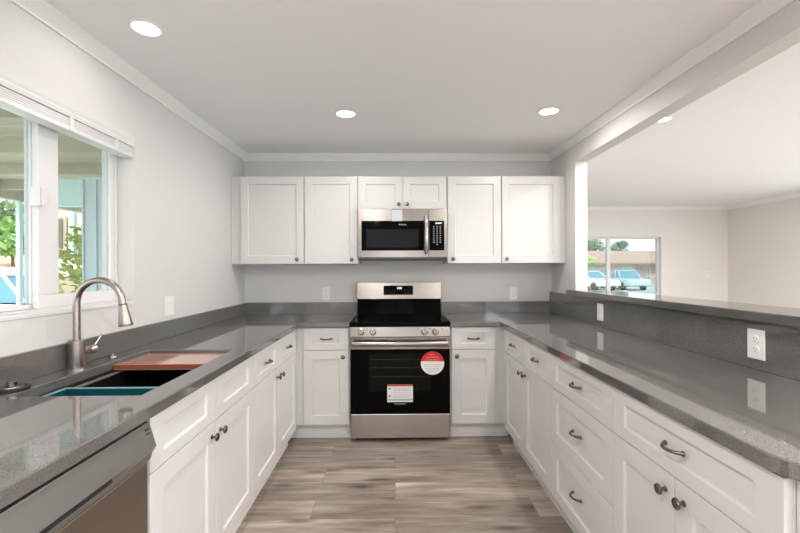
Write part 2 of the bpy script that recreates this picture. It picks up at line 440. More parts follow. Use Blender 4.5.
# crown mouldings
PROF = [(0, 0), (0.050, 0), (0.050, 0.008), (0.040, 0.017), (0.017, 0.040), (0.010, 0.048), (0.010, 0.056), (0, 0.056)]
def crown(bm, a, b, out, za, zb):
    a, b, out = Vector((*a, 0)), Vector((*b, 0)), Vector((*out, 0))
    A = [bm.verts.new(a + out * p + Vector((0, 0, za - q))) for p, q in PROF]
    B = [bm.verts.new(b + out * p + Vector((0, 0, zb - q))) for p, q in PROF]
    n = len(A); bm.faces.new(A); bm.faces.new(list(reversed(B)))
    for i in range(n):
        j = (i + 1) % n; bm.faces.new((A[i], A[j], B[j], B[i]))
bm = BM(); crown(bm, (XL, YB), (XL, D), (1, 0), HC(YB), HC(D)); struct('trim_1', bm, 'trim')
bm = BM(); crown(bm, (XL, D), (XR, D), (0, -1), HC(D), HC(D)); struct('trim_2', bm, 'trim')
bm = BM(); crown(bm, (XR, YB), (XR, D), (-1, 0), HC(YB), HC(D)); struct('trim_3', bm, 'trim')
bm = BM(); crown(bm, (XR2, YF), (XS, YF), (0, -1), HL, HL); struct('trim_4', bm, 'trim')
bm = BM(); crown(bm, (XS, YB), (XS, YF), (-1, 0), HL, HL); struct('trim_5', bm, 'trim')
bm = BM(); box(bm, XR2, XS, YF - 0.015, YF, 0, 0.09); struct('baseboard_far', bm, 'trim')
bm = BM(); box(bm, XS - 0.015, XS, YB, YF - 0.015, 0, 0.09); struct('baseboard_side', bm, 'trim')

# kitchen window: vinyl slider set deep in the wall
bm = BM(); fx0, fx1 = XL - 0.155, XL - 0.085
fw = 0.020
for (a, b, c, d) in ((WY0, WY1, WZ0, WZ0 + fw), (WY0, WY1, WZ1 - fw, WZ1), (WY0, WY0 + fw, WZ0 + fw, WZ1 - fw), (WY1 - fw, WY1, WZ0 + fw, WZ1 - fw)):
    box(bm, fx0, fx1, a, b, c, d)
win = struct('window_1', bm, 'vinyl', bevel=0.003)
def sash(parent, y0, y1, z0, z1, xa, xb, w, gx, wl, wr):
    bm = BM()
    for (a, b, c, d) in ((y0, y1, z0, z0 + w), (y0, y1, z1 - 0.03, z1), (y0, y0 + wl, z0 + w, z1 - 0.03), (y1 - wr, y1, z0 + w, z1 - 0.03)):
        box(bm, xa, xb, a, b, c, d)
    s = obj('sash', bm, 'vinyl', parent, bevel=0.004)
    bm = BM(); box(bm, gx, gx + 0.004, y0 + wl, y1 - wr, z0 + w, z1 - 0.03); obj('glass', bm, 'kglass', s)
    return s
z0, z1 = WZ0 + fw, WZ1 - fw
sash(win, WY0 + fw, 1.750, z0, z1, XL - 0.150, XL - 0.120, 0.020, XL - 0.135, 0.03, 0.035)
rs = sash(win, 1.713, WY1 - fw, z0, z1, XL - 0.116, XL - 0.090, 0.058, XL - 0.105, 0.105, 0.031)
bm = BM(); box(bm, XL - 0.116, XL - 0.078, 1.700, 1.7125, 1.583, 1.662)
prism(bm, [(1.7125, 1.583), (1.738, 1.600), (1.746, 1.625), (1.738, 1.650), (1.7125, 1.662)], 'x', XL - 0.0898, XL - 0.070); obj('latch', bm, 'vinyl', win, bevel=0.003)
# white sill board
bm = BM(); box(bm, XL - 0.085, XL + 0.004, WY0, WY1, WZ0 - 0.0, WZ0 + 0.016); struct('sill_kitchen', bm, 'vinyl', bevel=0.003)

# living window
bm = BM(); w = 0.03
for (a, b, c, d) in ((LX0, LX1, LZ0, LZ0 + w), (LX0, LX1, LZ1 - w, LZ1), (LX0, LX0 + w, LZ0 + w, LZ1 - w), (LX1 - w, LX1, LZ0 + w, LZ1 - w)):
    box(bm, a, b, YF + 0.05, YF + 0.11, c, d)
box(bm, 3.575, 3.63, YF + 0.05, YF + 0.10, LZ0 + w, LZ1 - w)
win2 = struct('window_2', bm, 'vinyl')
for a, b in ((LX0 + w, 3.575), (3.63, LX1 - w)):
    bm = BM(); box(bm, a, b, YF + 0.075, YF + 0.079, LZ0 + w, LZ1 - w); obj('glass', bm, 'glass', win2)
bm = BM(); box(bm, LX0, LX1, YF - 0.02, YF + 0.05, LZ0 - 0.02, LZ0 + 0.004); struct('sill_living', bm, 'vinyl')

# invented glass doors and side window, out of view, added to let daylight in
for k, (a, b) in enumerate(RX):
    bm = BM(); w = 0.06; mid = (a + b) / 2
    for (p, q, c, d) in ((a, b, 0, w), (a, b, 2.10 - w, 2.10), (a, a + w, w, 2.10 - w), (b - w, b, w, 2.10 - w), (mid - w / 2, mid + w / 2, w, 2.10 - w)):
        box(bm, p, q, YB - 0.09, YB - 0.03, c, d)
    dr = struct('door_%d' % (k + 1), bm, 'vinyl')
    for p, q in ((a + w, mid - w / 2), (mid + w / 2, b - w)):
        bm = BM(); box(bm, p, q, YB - 0.062, YB - 0.058, w, 2.10 - w); obj('glass', bm, 'clear', dr)
bm = BM(); w = 0.05
for (a, b, c, d) in ((-2.2, 4.9, 0.30, 0.30 + w), (-2.2, 4.9, 2.12 - w, 2.12), (-2.2, -2.2 + w, 0.35, 2.07), (4.9 - w, 4.9, 0.35, 2.07), (1.325, 1.375, 0.35, 2.07)):
    box(bm, XS + 0.03, XS + 0.09, a, b, c, d)
w3 = struct('window_3_added', bm, 'vinyl')
for a, b in ((-2.15, 1.325), (1.375, 4.85)):
    bm = BM(); box(bm, XS + 0.058, XS + 0.062, a, b, 0.35, 2.07); obj('glass', bm, 'clear', w3)

# ------------------------------------------------------------------ countertops
CT0, CT1 = 0.876, 0.914
CLX, CRX, CBY = -0.726, 0.811, D - 0.645
RGX0, RGX1 = -0.341, 0.426
SX0, SX1, SY0, SY1 = -1.250, -0.822, 1.345, 2.113
ctl = thing('countertop', 'speckled grey quartz countertop on the left run, cut out for the sink', 'countertop', (XL + 0.3, 0.7, CT0))
bm = BM()
def inL(x, y):
    if SX0 < x < SX1 and SY0 < y < SY1: return False
    return x < CLX or y > CBY
cells(bm, [XL, SX0, SX1, CLX, RGX0 - 0.003], [0.62, SY0, SY1, CBY, D], inL, CT0, CT1)
obj('slab', bm, 'quartz', ctl, bevel=0.004, world=True)
bm = BM(); box(bm, XL, XL + 0.02, 0.62, D, CT1, 1.018); box(bm, XL + 0.02, RGX0 - 0.003, D - 0.02, D, CT1, 1.020)
obj('backsplash', bm, 'quartz', ctl, bevel=0.002, world=True)

ctr = thing('countertop', 'speckled grey quartz countertop on the right run, with a rounded end', 'countertop', (1.1, 0.85, CT0))
bm = BM(); r = 0.10; y0 = 0.795
out = [(RGX1 + 0.003, D), (RGX1 + 0.003, CBY), (CRX - 0.02, CBY)] + [(CRX - 0.02 * (1 - math.sin(a)) , CBY - 0.02 + 0.02 * math.cos(a)) for a in (PI / 6, PI / 3)] + [(CRX, CBY - 0.02)]
out += [(CRX + r - r * math.cos(a), y0 + r - r * math.sin(a)) for a in [i * PI / 2 / 10 for i in range(11)]]
out += [(XR, y0), (XR, D)]
prism(bm, out, 'z', CT0, CT1)
obj('slab', bm, 'quartz', ctr, bevel=0.004, world=True)
bm = BM(); box(bm, RGX1 + 0.003, XR - 0.02, D - 0.02, D, CT1, 1.020); obj('backsplash', bm, 'quartz', ctr, bevel=0.002, world=True)
bm = BM(); box(bm, XR - 0.0205, XR - 0.0005, y0, D, CT1, 1.108); obj('backsplash', bm, 'quartz', ctr, bevel=0.002, world=True)

bt = BM()
cells(bt, [XR - 0.045, XR, 1.70], [0.78, JY, 3.371], lambda x, y: y < JY or x < XR, 1.108, LT)
tag(obj('bar_top', bt, 'quartz', bevel=0.004), 'long grey quartz ledge capping the half wall above the right backsplash', 'bar top')

# ------------------------------------------------------------------ cabinet hardware
def pull_bm(cx, cz, y=-0.02, L=0.078):
    bm = BM(); pts = []; rad = []
    for i in range(13):
        t = i / 12; a = (t - 0.5) * 2
        pts.append((cx + a * L / 2, y - 0.002 - 0.026 * (1 - abs(a) ** 2.6), cz)); rad.append(0.0042 + 0.0022 * abs(a) ** 3 + 0.001 * (1 - abs(a)))
    tube(bm, pts, rad, 10)
    for s in (-1, 1): lathe(bm, [(0.0085, 0), (0.0085, 0.002), (0.006, 0.006), (0.0, 0.007)], (cx + s * L / 2, y, cz), (0, -1, 0), 14)
    return bm
def knob_bm(cx, cz, y=-0.02):
    return lathe(BM(), [(0.009, 0), (0.009, 0.002), (0.0055, 0.005), (0.005, 0.013), (0.009, 0.016), (0.0155, 0.020), (0.0165, 0.023), (0.0145, 0.027), (0.008, 0.030), (0, 0.031)], (cx, y, cz), (0, -1, 0), 20)

GAP = 0.0018
def front(parent, name, x0, x1, z0, z1, sx=0.07, sz=0.07):
    return obj(name, shaker(BM(), x0 + GAP, x1 - GAP, z0 + GAP, z1 - GAP, sx=sx, sz=sz), 'cab', parent, bevel=0.0012)
def knob(parent, cx, cz): return obj('knob', knob_bm(cx, cz), 'pewter', parent, smooth=True)
def pull(parent, cx, cz): return obj('pull', pull_bm(cx, cz), 'pewter', parent, smooth=True)
DZ0, DZ1, RZ0, RZ1 = 0.122, 0.698, 0.698, 0.871
def base_cabinet(label, loc, rz, w, depth=0.600, hole=None):
    t = thing('base_cabinet', label, 'cabinet', loc, rz, 'white shaker base cabinets')
    bm = BM()
    if hole:                                # open box so the bowl can hang in it
        box(bm, 0, 0.018, 0, depth, 0.115, CT0); box(bm, w - 0.018, w, 0, depth, 0.115, CT0)
        box(bm, 0.018, w - 0.018, 0, 0.018, 0.115, CT0); box(bm, 0.018, w - 0.018, depth - 0.01, depth, 0.115, CT0)
        box(bm, 0.018, w - 0.018, 0.018, depth - 0.01, 0.115, 0.133)
    else: box(bm, 0, w, 0, depth, 0.115, CT0)
    obj('carcass', bm, 'cab', t)
    bm = BM(); box(bm, 0, w, 0.055, 0.075, 0, 0.115); box(bm, 0, w, 0.043, 0.055, 0, 0.028); obj('toe_kick', bm, 'toe', t)
    return t
def two_door(t, w, drawers, pulls=True):
    h = w / 2
    if drawers == 2:
        for k in range(2):
            d = front(t, 'drawer' if pulls else 'false_front', k * h, (k + 1) * h, RZ0, RZ1, sx=0.075, sz=0.043)
            if pulls: pull(d, k * h + h / 2, (RZ0 + RZ1) / 2)
    else:
        d = front(t, 'drawer', 0, w, RZ0, RZ1, sx=0.075, sz=0.043); pull(d, h, (RZ0 + RZ1) / 2)
    for k in range(2):
        d = front(t, 'door', k * h, (k + 1) * h, DZ0, DZ1)
        knob(d, h + (-0.04 if k == 0 else 0.04), DZ1 - 0.055)

FL, FR, FB = -0.741, 0.8263, D - 0.62
L1, L2, L3 = 1.258, 2.176, 3.107
t = base_cabinet('white base cabinet under the sink, with two false fronts above its doors', (FL - 0.02, L1, 0), PI / 2, L2 - L1, hole=True)
two_door(t, L2 - L1, 2, pulls=False)
t = base_cabinet('white base cabinet between the sink cabinet and the corner, two drawers over two doors', (FL - 0.02, L2, 0), PI / 2, L3 - L2)
two_door(t, L3 - L2, 2)
bm = BM(); box(bm, L3 - L2, D - 0.60 - L2, 0, 0.018, 0.115, CT0); obj('filler_strip', bm, 'cab', t)
# back wall, each side of the range
x0 = -0.703
t = base_cabinet('narrow white base cabinet left of the range, one drawer over one door', (x0, D - 0.60, 0), 0, RGX0 - 0.004 - x0, depth=0.598)
w = RGX0 - 0.004 - x0
d = front(t, 'drawer', 0, w - 0.008, RZ0, RZ1, sx=0.075, sz=0.043); pull(d, w / 2, 0.785)
d = front(t, 'door', 0, w - 0.008, DZ0, DZ1); knob(d, w - 0.05, 0.648)
bm = BM(); box(bm, FL - 0.02 - x0, 0, -0.002, 0.018, 0.115, CT0); obj('filler_strip', bm, 'cab', t)
bm = BM(); box(bm, FL - 0.07 - x0, 0, 0.055, 0.075, 0, 0.115); box(bm, FL - 0.07 - x0, 0, 0.043, 0.055, 0, 0.028); obj('toe_kick', bm, 'toe', t)
x0 = RGX1 + 0.004; w = 0.782 - x0
t = base_cabinet('narrow white base cabinet right of the range, one drawer over one door', (x0, D - 0.60, 0), 0, w, depth=0.598)
d = front(t, 'drawer', 0.010, w, RZ0, RZ1, sx=0.075, sz=0.043); pull(d, w / 2 + 0.005, 0.781)
d = front(t, 'door', 0.010, w, DZ0, DZ1); knob(d, 0.05, 0.648)
bm = BM(); box(bm, w, FR + 0.02 - x0, -0.002, 0.018, 0.115, CT0); obj('filler_strip', bm, 'cab', t)
bm = BM(); box(bm, w, FR + 0.07 - x0, 0.055, 0.075, 0, 0.115); box(bm, w, FR + 0.07 - x0, 0.043, 0.055, 0, 0.028); obj('toe_kick', bm, 'toe', t)
# right run
R1, R2, R3 = 0.864, 1.554, 2.167
R4 = 3.095
t = base_cabinet('white base cabinet on the right run by the far corner, two drawers over two doors', (FR + 0.02, R4, 0), -PI / 2, R4 - R3)
two_door(t, R4 - R3, 2)
bm = BM(); box(bm, -(D - 0.60 - R4), 0, 0, 0.018, 0.115, CT0); obj('filler_strip', bm, 'cab', t)
w = R3 - R2
t = base_cabinet('white base cabinet with a stack of three drawers, in the middle of the right run', (FR + 0.02, R3, 0), -PI / 2, w)
for a, b, s, pz in ((RZ0, RZ1, 0.043, 0.785), (0.412, RZ0, 0.06, 0.566), (DZ0, 0.412, 0.06, 0.283)):
    d = front(t, 'drawer', 0, w, a, b, sx=0.07, sz=s); pull(d, w / 2, pz)
w = R2 - R1
t = base_cabinet('white base cabinet at the near right end, one wide drawer over two doors', (FR + 0.02, R2, 0), -PI / 2, w)
two_door(t, w, 1)
bm = BM(); box(bm, w + 0.002, w + 0.016, 0.004, 0.60, 0.0, CT0); obj('end_panel', bm, 'cab', t, bevel=0.001)

# ------------------------------------------------------------------ wall cabinets
UZ0, UZ1 = 1.367, 2.1055
UF = D - 0.33                                  # door fronts
def wall_cabinet(label, x0, x1, z0=UZ0, doors=None, fill=None):
    t = thing('wall_cabinet', label, 'cabinet', (x0, UF + 0.02, z0), 0, 'white shaker wall cabinets')
    w = x1 - x0; h = UZ1 - z0
    bm = BM(); box(bm, 0, w, 0, 0.308, 0, h); obj('carcass', bm, 'cab', t, bevel=0.001)
    for a, b, kx, kz in doors:
        d = obj('door', shaker(BM(), a - x0 + GAP, b - x0 - GAP, 0.002, h - 0.003, sx=0.062, sz=0.066), 'cab', t, bevel=0.0012)
        knob(d, kx - x0, kz - z0)
    return t
wall_cabinet('white wall cabinet in the left corner, one door', XL + 0.002, -0.757, doors=[(-1.288, -0.757, -0.812, 1.405)])
wall_cabinet('white wall cabinet left of the microwave, one door', -0.757, -0.305, doors=[(-0.753, -0.309, -0.355, 1.402)])
wall_cabinet('short white wall cabinet above the microwave, two doors', -0.305, 0.448, z0=1.823, doors=[(-0.301, 0.075, 0.040, 1.866), (0.075, 0.444, 0.110, 1.866)])
wall_cabinet('white wall cabinet right of the microwave, one door', 0.448, 0.908, doors=[(0.452, 0.905, 0.496, 1.404)])
wall_cabinet('white wall cabinet in the right corner, one door', 0.908, XR - 0.002, doors=[(0.912, 1.412, 0.947, 1.404)])

# ------------------------------------------------------------------ range
RC = (RGX0 + RGX1) / 2; a, b = RGX0 + 0.003, RGX1 - 0.003
RF = D - 0.66                                   # door front plane
rg = thing('range', 'stainless electric range with black glass oven door and stickers', 'range', (RC, RF + 0.3, 0))
def P(name, bm, m, par=rg, **k): return obj(name, bm, m, par, world=True, **k)
bm = BM(); box(bm, a, b, RF + 0.03, D - 0.02, 0.035, 0.895); P('body', bm, 'black')
for sx in (a + 0.05, b - 0.05):
    for sy in (RF + 0.08, D - 0.1):
        P('foot', cyl(BM(), (sx, sy, 0), (sx, sy, 0.036), 0.018), 'black')
bm = BM(); box(bm, a - 0.001, b + 0.001, RF + 0.004, D - 0.09, 0.880, 0.917); P('cooktop', bm, 'blackglass', bevel=0.006, seg=3)
for (cx, cy, r) in ((RC - 0.19, RF + 0.17, 0.115), (RC + 0.19, RF + 0.17, 0.09), (RC - 0.19, RF + 0.42, 0.08), (RC + 0.19, RF + 0.42, 0.105)):
    bm = BM(); lathe(bm, [(r, 0.9170), (r, 0.9174), (r - 0.004, 0.9174), (r - 0.004, 0.9170)], (cx, cy, 0), (0, 0, 1), 40, cap=False)
    P('burner', bm, 'burner')
# control panel, leaning back slightly
bm = BM(); prism(bm, [(RF - 0.010, 0.806), (RF + 0.030, 0.806), (RF + 0.030, 0.880), (RF + 0.004, 0.880)], 'x', a, b)
cp = P('control_panel', bm, 'steel', bevel=0.002)
for px in (-0.255, -0.165, 0.228, 0.312):
    bm = BM(); lathe(bm, [(0.026, 0), (0.026, 0.006), (0.021, 0.009), (0.019, 0.026), (0.017, 0.028), (0, 0.028)], (px, RF - 0.004, 0.843), (0, -1, 0.17), 26)
    box(bm, px - 0.004, px + 0.004, RF - 0.037, RF - 0.028, 0.825, 0.866)
    obj('knob', bm, 'steel', cp, smooth=True, world=True)
for px in (-0.21, 0.18, 0.27, 0.36):
    bm = BM(); box(bm, px - 0.004, px + 0.004, RF - 0.0015, RF + 0.002, 0.862, 0.867); obj('mark', bm, 'ink', cp, world=True)
# oven door
bm = BM(); box(bm, a + 0.002, b - 0.002, RF, RF + 0.03, 0.222, 0.708)
dr = P('oven_door', bm, 'blackglass', bevel=0.003)
bm = BM(); box(bm, a + 0.002, b - 0.002, RF - 0.002, RF + 0.03, 0.709, 0.800); obj('door_top', bm, 'steel', dr, bevel=0.003, world=True)
bm = BM(); box(bm, -0.195, 0.276, RF - 0.0008, RF + 0.004, 0.388, 0.678); obj('oven_window', bm, 'ovenglass', dr, world=True)
bm = BM()
for zz in (0.50, 0.57, 0.632): box(bm, -0.19, 0.27, RF - 0.0012, RF, zz, zz + 0.0022)
obj('oven_rack', bm, 'burner', dr, world=True)
bm = BM(); n = 24
pts = [(a + 0.02 + (b - a - 0.04) * i / n, RF - 0.052 - 0.006 * math.sin(PI * i / n), 0.757) for i in range(n + 1)]
for i in range(n):
    pass
A = []
for p in pts:                                # flat bowed bar
    A.append([bm.verts.new((p[0], p[1] + dy, p[2] + dz)) for dy, dz in ((0.016, -0.018), (0.004, -0.020), (-0.004, -0.012), (-0.006, 0.004), (0.0, 0.018), (0.014, 0.020))])
for q, r_ in zip(A, A[1:]):
    for i in range(6):
        j = (i + 1) % 6; bm.faces.new((q[i], q[j], r_[j], r_[i]))
bm.faces.new(A[0]); bm.faces.new(list(reversed(A[-1])))
for sx in (a + 0.02, b - 0.055): box(bm, sx, sx + 0.035, RF - 0.045, RF, 0.745, 0.770)
obj('handle', bm, 'steel', dr, world=True, smooth=True)
# vent slots above the handle
bm = BM()
for q0, q1 in ((a + 0.03, -0.15), (-0.12, -0.02), (0.0, 0.17), (0.185, 0.21), (0.23, b - 0.03)): box(bm, q0, q1, RF - 0.003, RF, 0.786, 0.7905)
obj('vent', bm, 'black', dr, world=True)
# stickers on the door
bm = BM(); cx, cz, r = 0.289, 0.603, 0.089
def disc(bm, cx, cz, r, a0, a1, y, t=0.0006, n=40):
    o = [(cx + r * math.cos(a0 + (a1 - a0) * i / n), cz + r * math.sin(a0 + (a1 - a0) * i / n)) for i in range(n + 1)]
    if abs(a1 - a0) > 6.2: o = o[:-1]
    prism(bm, o, 'y', y - t, y)
disc(bm, cx, cz, r, 0, 2 * PI, RF - 0.0008)
st = obj('sticker', bm, 'paper', dr, world=True); st['label'] = 'round red and white sticker'
bm = BM(); disc(bm, cx, cz, r + 0.0004, math.asin(0.15), PI - math.asin(0.15), RF - 0.0015, 0.0002); obj('red_band', bm, 'red', st, world=True)
bm = BM()
for dz, q in ((0.064, 0.030), (0.044, 0.048), (0.024, 0.060)):
    for i in range(int(q / 0.008)):
        x = cx - q + i * 0.016 + random.uniform(0, .003); box(bm, x, x + random.uniform(0.009, 0.013), RF - 0.0022, RF - 0.0017, cz + dz - 0.004, cz + dz + 0.004)
obj('white_print', bm, mat('pale_red_print', (0.75, 0.22, 0.20, 1), 0.5), st, world=True)
bm = BM()
for dz in (-0.012, -0.026, -0.040, -0.054, -0.068):
    q = math.sqrt(r * r - dz * dz) - 0.022
    x = -q
    while x < q:
        l = random.uniform(0.010, 0.028); box(bm, cx + x, cx + min(x + l, q), RF - 0.0018, RF - 0.0014, cz + dz - 0.0022, cz + dz + 0.0022); x += l + 0.005
obj('grey_print', bm, 'print', st, world=True)
bm = BM(); box(bm, -0.057, 0.138, RF - 0.0014, RF - 0.0008, 0.308, 0.442)
st = obj('sticker', bm, 'paper', dr, world=True); st['label'] = 'rectangular white warning sticker'
bm = BM(); box(bm, -0.057, 0.138, RF - 0.0018, RF - 0.0014, 0.427, 0.442); obj('orange_band', bm, 'rust', st, world=True)
for zc in (0.410, 0.352):
    bm = BM(); prism(bm, [(-0.044, zc - 0.008), (-0.026, zc - 0.002), (-0.044, zc + 0.010)], 'y', RF - 0.0018, RF - 0.0014); obj('warning_symbol', bm, 'ink', st, world=True)
bm = BM()
for zc in (0.414, 0.404, 0.394, 0.378, 0.362, 0.352, 0.342):
    x = -0.012
    while x < 0.118:
        l = random.uniform(0.012, 0.034); box(bm, x, min(x + l, 0.124), RF - 0.0018, RF - 0.0014, zc - 0.0018, zc + 0.0018); x += l + 0.005
box(bm, -0.055, 0.136, RF - 0.0018, RF - 0.0014, 0.318, 0.332)
obj('grey_print', bm, 'print', st, world=True)
bm = text_mesh('FRIGIDAIRE', 0.017); bm.transform(Matrix.Translation((RC - 0.003, RF - 0.0006, 0.293)) @ Matrix.Rotation(PI / 2, 4, 'X')); obj('lettering', bm, 'btn', dr, world=True)
# storage drawer
bm = BM(); box(bm, a + 0.002, b - 0.002, RF - 0.002, RF + 0.03, 0.032, 0.217); P('storage_drawer', bm, 'steelv', bevel=0.006, seg=3)
# backguard
bm = BM(); prism(bm, [(D - 0.100, 0.914), (D - 0.024, 0.914), (D - 0.024, 1.195), (D - 0.070, 1.195), (D - 0.085, 1.050)], 'x', a + 0.005, b - 0.005)
bg = P('backguard', bm, 'blackglass', bevel=0.002)
bm = BM(); prism(bm, [(D - 0.092, 1.052), (D - 0.024, 1.052), (D - 0.024, 1.203), (D - 0.072, 1.203)], 'x', a, b); obj('console', bm, 'steel', bg, bevel=0.003, world=True)
sl = 0.020 / 0.151
def gy(z): return D - 0.092 + sl * (z - 1.052)
bm = BM(); prism(bm, [(gy(1.090) - 0.0015, 1.090), (gy(1.090) + 0.01, 1.090), (gy(1.172) + 0.01, 1.172), (gy(1.172) - 0.0015, 1.172)], 'x', -0.097, 0.169)
dp = obj('display', bm, 'blackglass', bg, world=True)
bm = BM()
for k in range(3):
    x = 0.028 + k * 0.012 + (0.005 if k else 0)
    for q in ((0, 0.008, 1.156, 1.158), (0, 0.008, 1.149, 1.151), (0, 0.008, 1.142, 1.144), (0, 0.0018, 1.142, 1.158), (0.0062, 0.008, 1.142, 1.158)):
        box(bm, x + q[0], x + q[1], gy(1.15) - 0.004, gy(1.15) - 0.001, q[2], q[3])
obj('clock_digits', bm, 'lit', dp, world=True)
bm = BM()
for k in range(9):
    if 3 < k < 6: continue
    for zz in (1.105, 1.125): obj('button_print', box(BM(), -0.085 + k * 0.028, -0.073 + k * 0.028, gy(zz) - 0.003, gy(zz) - 0.001, zz, zz + 0.003), 'burner', dp, world=True)

# ------------------------------------------------------------------ microwave
MX0, MX1, MZ0, MZ1, MF = -0.300, 0.440, 1.412, 1.820, D - 0.40
mw = thing('microwave', 'stainless microwave mounted under the short cabinet above the range', 'microwave', ((MX0 + MX1) / 2, D - 0.2, MZ0))
def Q(name, bm, m, par=mw, **k): return obj(name, bm, m, par, world=True, **k)
bm = BM(); box(bm, MX0, MX1, MF + 0.035, D - 0.004, MZ0, MZ1); Q('body', bm, 'steel')
bm = BM(); box(bm, MX0 + 0.004, MX1 - 0.004, MF + 0.005, D - 0.05, MZ0 - 0.013, MZ0); Q('bottom_grille', bm, 'black')
bm = BM(); box(bm, MX0, 0.283, MF, MF + 0.034, MZ0 + 0.004, MZ1); md = Q('door', bm, 'steel', bevel=0.004)
bm = BM(); box(bm, -0.269, 0.247, MF - 0.0015, MF + 0.01, 1.474, 1.719); mg = obj('window', bm, 'blackglass', md, world=True)
bm = BM(); box(bm, -0.232, 0.203, MF - 0.0022, MF, 1.498, 1.650); obj('window_screen', bm, 'mwglass', mg, world=True)
bm = text_mesh('FRIGIDAIRE', 0.0125); bm.transform(Matrix.Translation((0.070, MF - 0.0020, 1.687)) @ Matrix.Rotation(PI / 2, 4, 'X')); obj('lettering', bm, 'paper', mg, world=True)
bm = BM()
tube(bm, [(0.263, MF, 1.452), (0.263, MF - 0.030, 1.458), (0.263, MF - 0.042, 1.480), (0.263, MF - 0.044, 1.60), (0.263, MF - 0.042, 1.725), (0.263, MF - 0.030, 1.748), (0.263, MF, 1.754)], [0.013, 0.014, 0.015, 0.0155, 0.015, 0.014, 0.013], 16)
obj('handle', bm, 'steelv', md, world=True, smooth=True)
bm = BM(); box(bm, 0.284, MX1, MF, MF + 0.034, MZ0 + 0.004, MZ1); mp_ = Q('control_side', bm, 'steel', bevel=0.004)
bm = BM(); box(bm, 0.290, 0.414, MF - 0.0015, MF + 0.01, 1.474, 1.719); ck = obj('keypad', bm, 'blackglass', mp_, world=True)
bm = BM()
for k in range(3): box(bm, 0.343 + k * 0.017, 0.354 + k * 0.017, MF - 0.0022, MF - 0.0012, 1.694, 1.703)
obj('clock_digits', bm, 'lit', ck, world=True)
bm = BM()
for r_ in range(9):
    for c_ in range(3):
        x = 0.322 + c_ * 0.027; z = 1.668 - r_ * 0.0185
        if r_ in (8,) and c_ != 1: continue
        box(bm, x, x + 0.011, MF - 0.0022, MF - 0.0012, z, z + 0.006)
obj('button_print', bm, 'btn', ck, world=True)
bm = BM(); prism(bm, [(-0.016, 1.716), (-0.016, 1.808), (0.068, 1.808), (0.070, 1.718)], 'y', MF - 0.003, MF - 0.0022)  # flat pale patch across the door's top strip
o = obj('pale_patch', bm, 'tag', md, world=True); o['label'] = 'grey-white patch over the top edge of the glass'

# ------------------------------------------------------------------ dishwasher
DX = FL + 0.004
dw = thing('dishwasher', 'stainless dishwasher beside the sink cabinet, under the near end of the counter', 'dishwasher', (DX - 0.02, L1 - 0.004, 0), PI / 2)
# local: x runs towards -Y (negative), front faces -y local => +X world
wd = 0.600
bm = BM(); box(bm, -wd, 0, 0.035, 0.58, 0.10, 0.862); obj('tub', bm, 'black', dw)
bm = BM(); box(bm, -wd, 0, 0.060, 0.08, 0, 0.10); obj('toe_panel', bm, 'black', dw)
bm = BM(); box(bm, -wd + 0.002, -0.004, -0.014, 0.035, 0.11, 0.742); dd = obj('door', bm, 'dwsteel', dw, bevel=0.004)
bm = BM(); prism(bm, [(-0.014, 0.742), (0.035, 0.742), (0.035, 0.862), (-0.018, 0.862), (-0.040, 0.790), (-0.028, 0.772), (-0.022, 0.752)], 'x', -wd + 0.002, -0.002)
pn = obj('control_panel', bm, 'dwgrey', dd, bevel=0.002)
bm = BM(); box(bm, -wd + 0.09, -0.20, -0.0415, -0.020, 0.7795, 0.788); obj('pocket_handle', bm, 'black', pn)
def dy(z): return -0.040 + (z - 0.790) * (0.022 / 0.072)
for x, n in ((-0.205, 5), (-0.165, 4), (-0.130, 3), (-0.105, 4), (-0.085, 3)):
    for k in range(n):
        z = 0.834 - k * 0.0075; obj('button_print', box(BM(), x, x + (0.014 if n > 3 else 0.009), dy(z + 0.001) - 0.0006, dy(z) + 0.002, z, z + 0.0016), 'slot', pn)
for k in range(2): obj('logo_print', box(BM(), -0.034, -0.014, dy(0.845 - k * 0.01) - 0.0007, dy(0.845) + 0.003, 0.842 - k * 0.012, 0.848 - k * 0.012), 'ink', pn)

# counter support behind the dishwasher's near side
bm = BM(); box(bm, XL + 0.002, FL - 0.03, 0.628, 0.646, 0, CT0)
tag(obj('end_panel', bm, 'cab'), 'white panel closing the counter on the near side of the dishwasher', 'panel')

# ------------------------------------------------------------------ sink and what is in it
sk = thing('sink', 'black undermount sink below the kitchen window', 'sink', ((SX0 + SX1) / 2, (SY0 + SY1) / 2, 0.66))
def B(name, bm, m, **k): return obj(name, bm, m, sk, world=True, **k)
bx0, bx1, by0, by1 = SX0 + 0.016, SX1 - 0.016, SY0 + 0.006, SY1 - 0.006
bm = BM()
t_ = 0.012
box(bm, bx0 - t_, bx0, by0 - t_, by1 + t_, 0.665, 0.868); box(bm, bx1, bx1 + t_, by0 - t_, by1 + t_, 0.665, 0.868)
box(bm, bx0, bx1, by0 - t_, by0, 0.665, 0.868); box(bm, bx0, bx1, by1, by1 + t_, 0.665, 0.868)
box(bm, bx0 - t_, bx1 + t_, by0 - t_, by1 + t_, 0.655, 0.665)
B('bowl', bm, 'sink')
bm = BM(); e = 0.030
cells(bm, [SX0 - e, bx0 - 0.004, bx1 + 0.004, SX1 + e], [SY0 - 0.02, by0 - 0.002, by1 + 0.002, SY1 + 0.02], lambda x, y: not (bx0 < x < bx1 and by0 < y < by1), 0.868, 0.875)
B('flange', bm, 'sink')
bm = BM(); box(bm, bx0, bx0 + 0.006, by0, by1, 0.860, 0.870); B('ledge', bm, 'sinkrim', bevel=0.001)
bm = BM(); lathe(bm, [(0.045, 0), (0.045, 0.003), (0.03, 0.004), (0.028, 0.0005), (0, 0.0005)], (-1.03, 1.80, 0.665), (0, 0, 1), 28); B('drain', bm, 'steel', smooth=True)

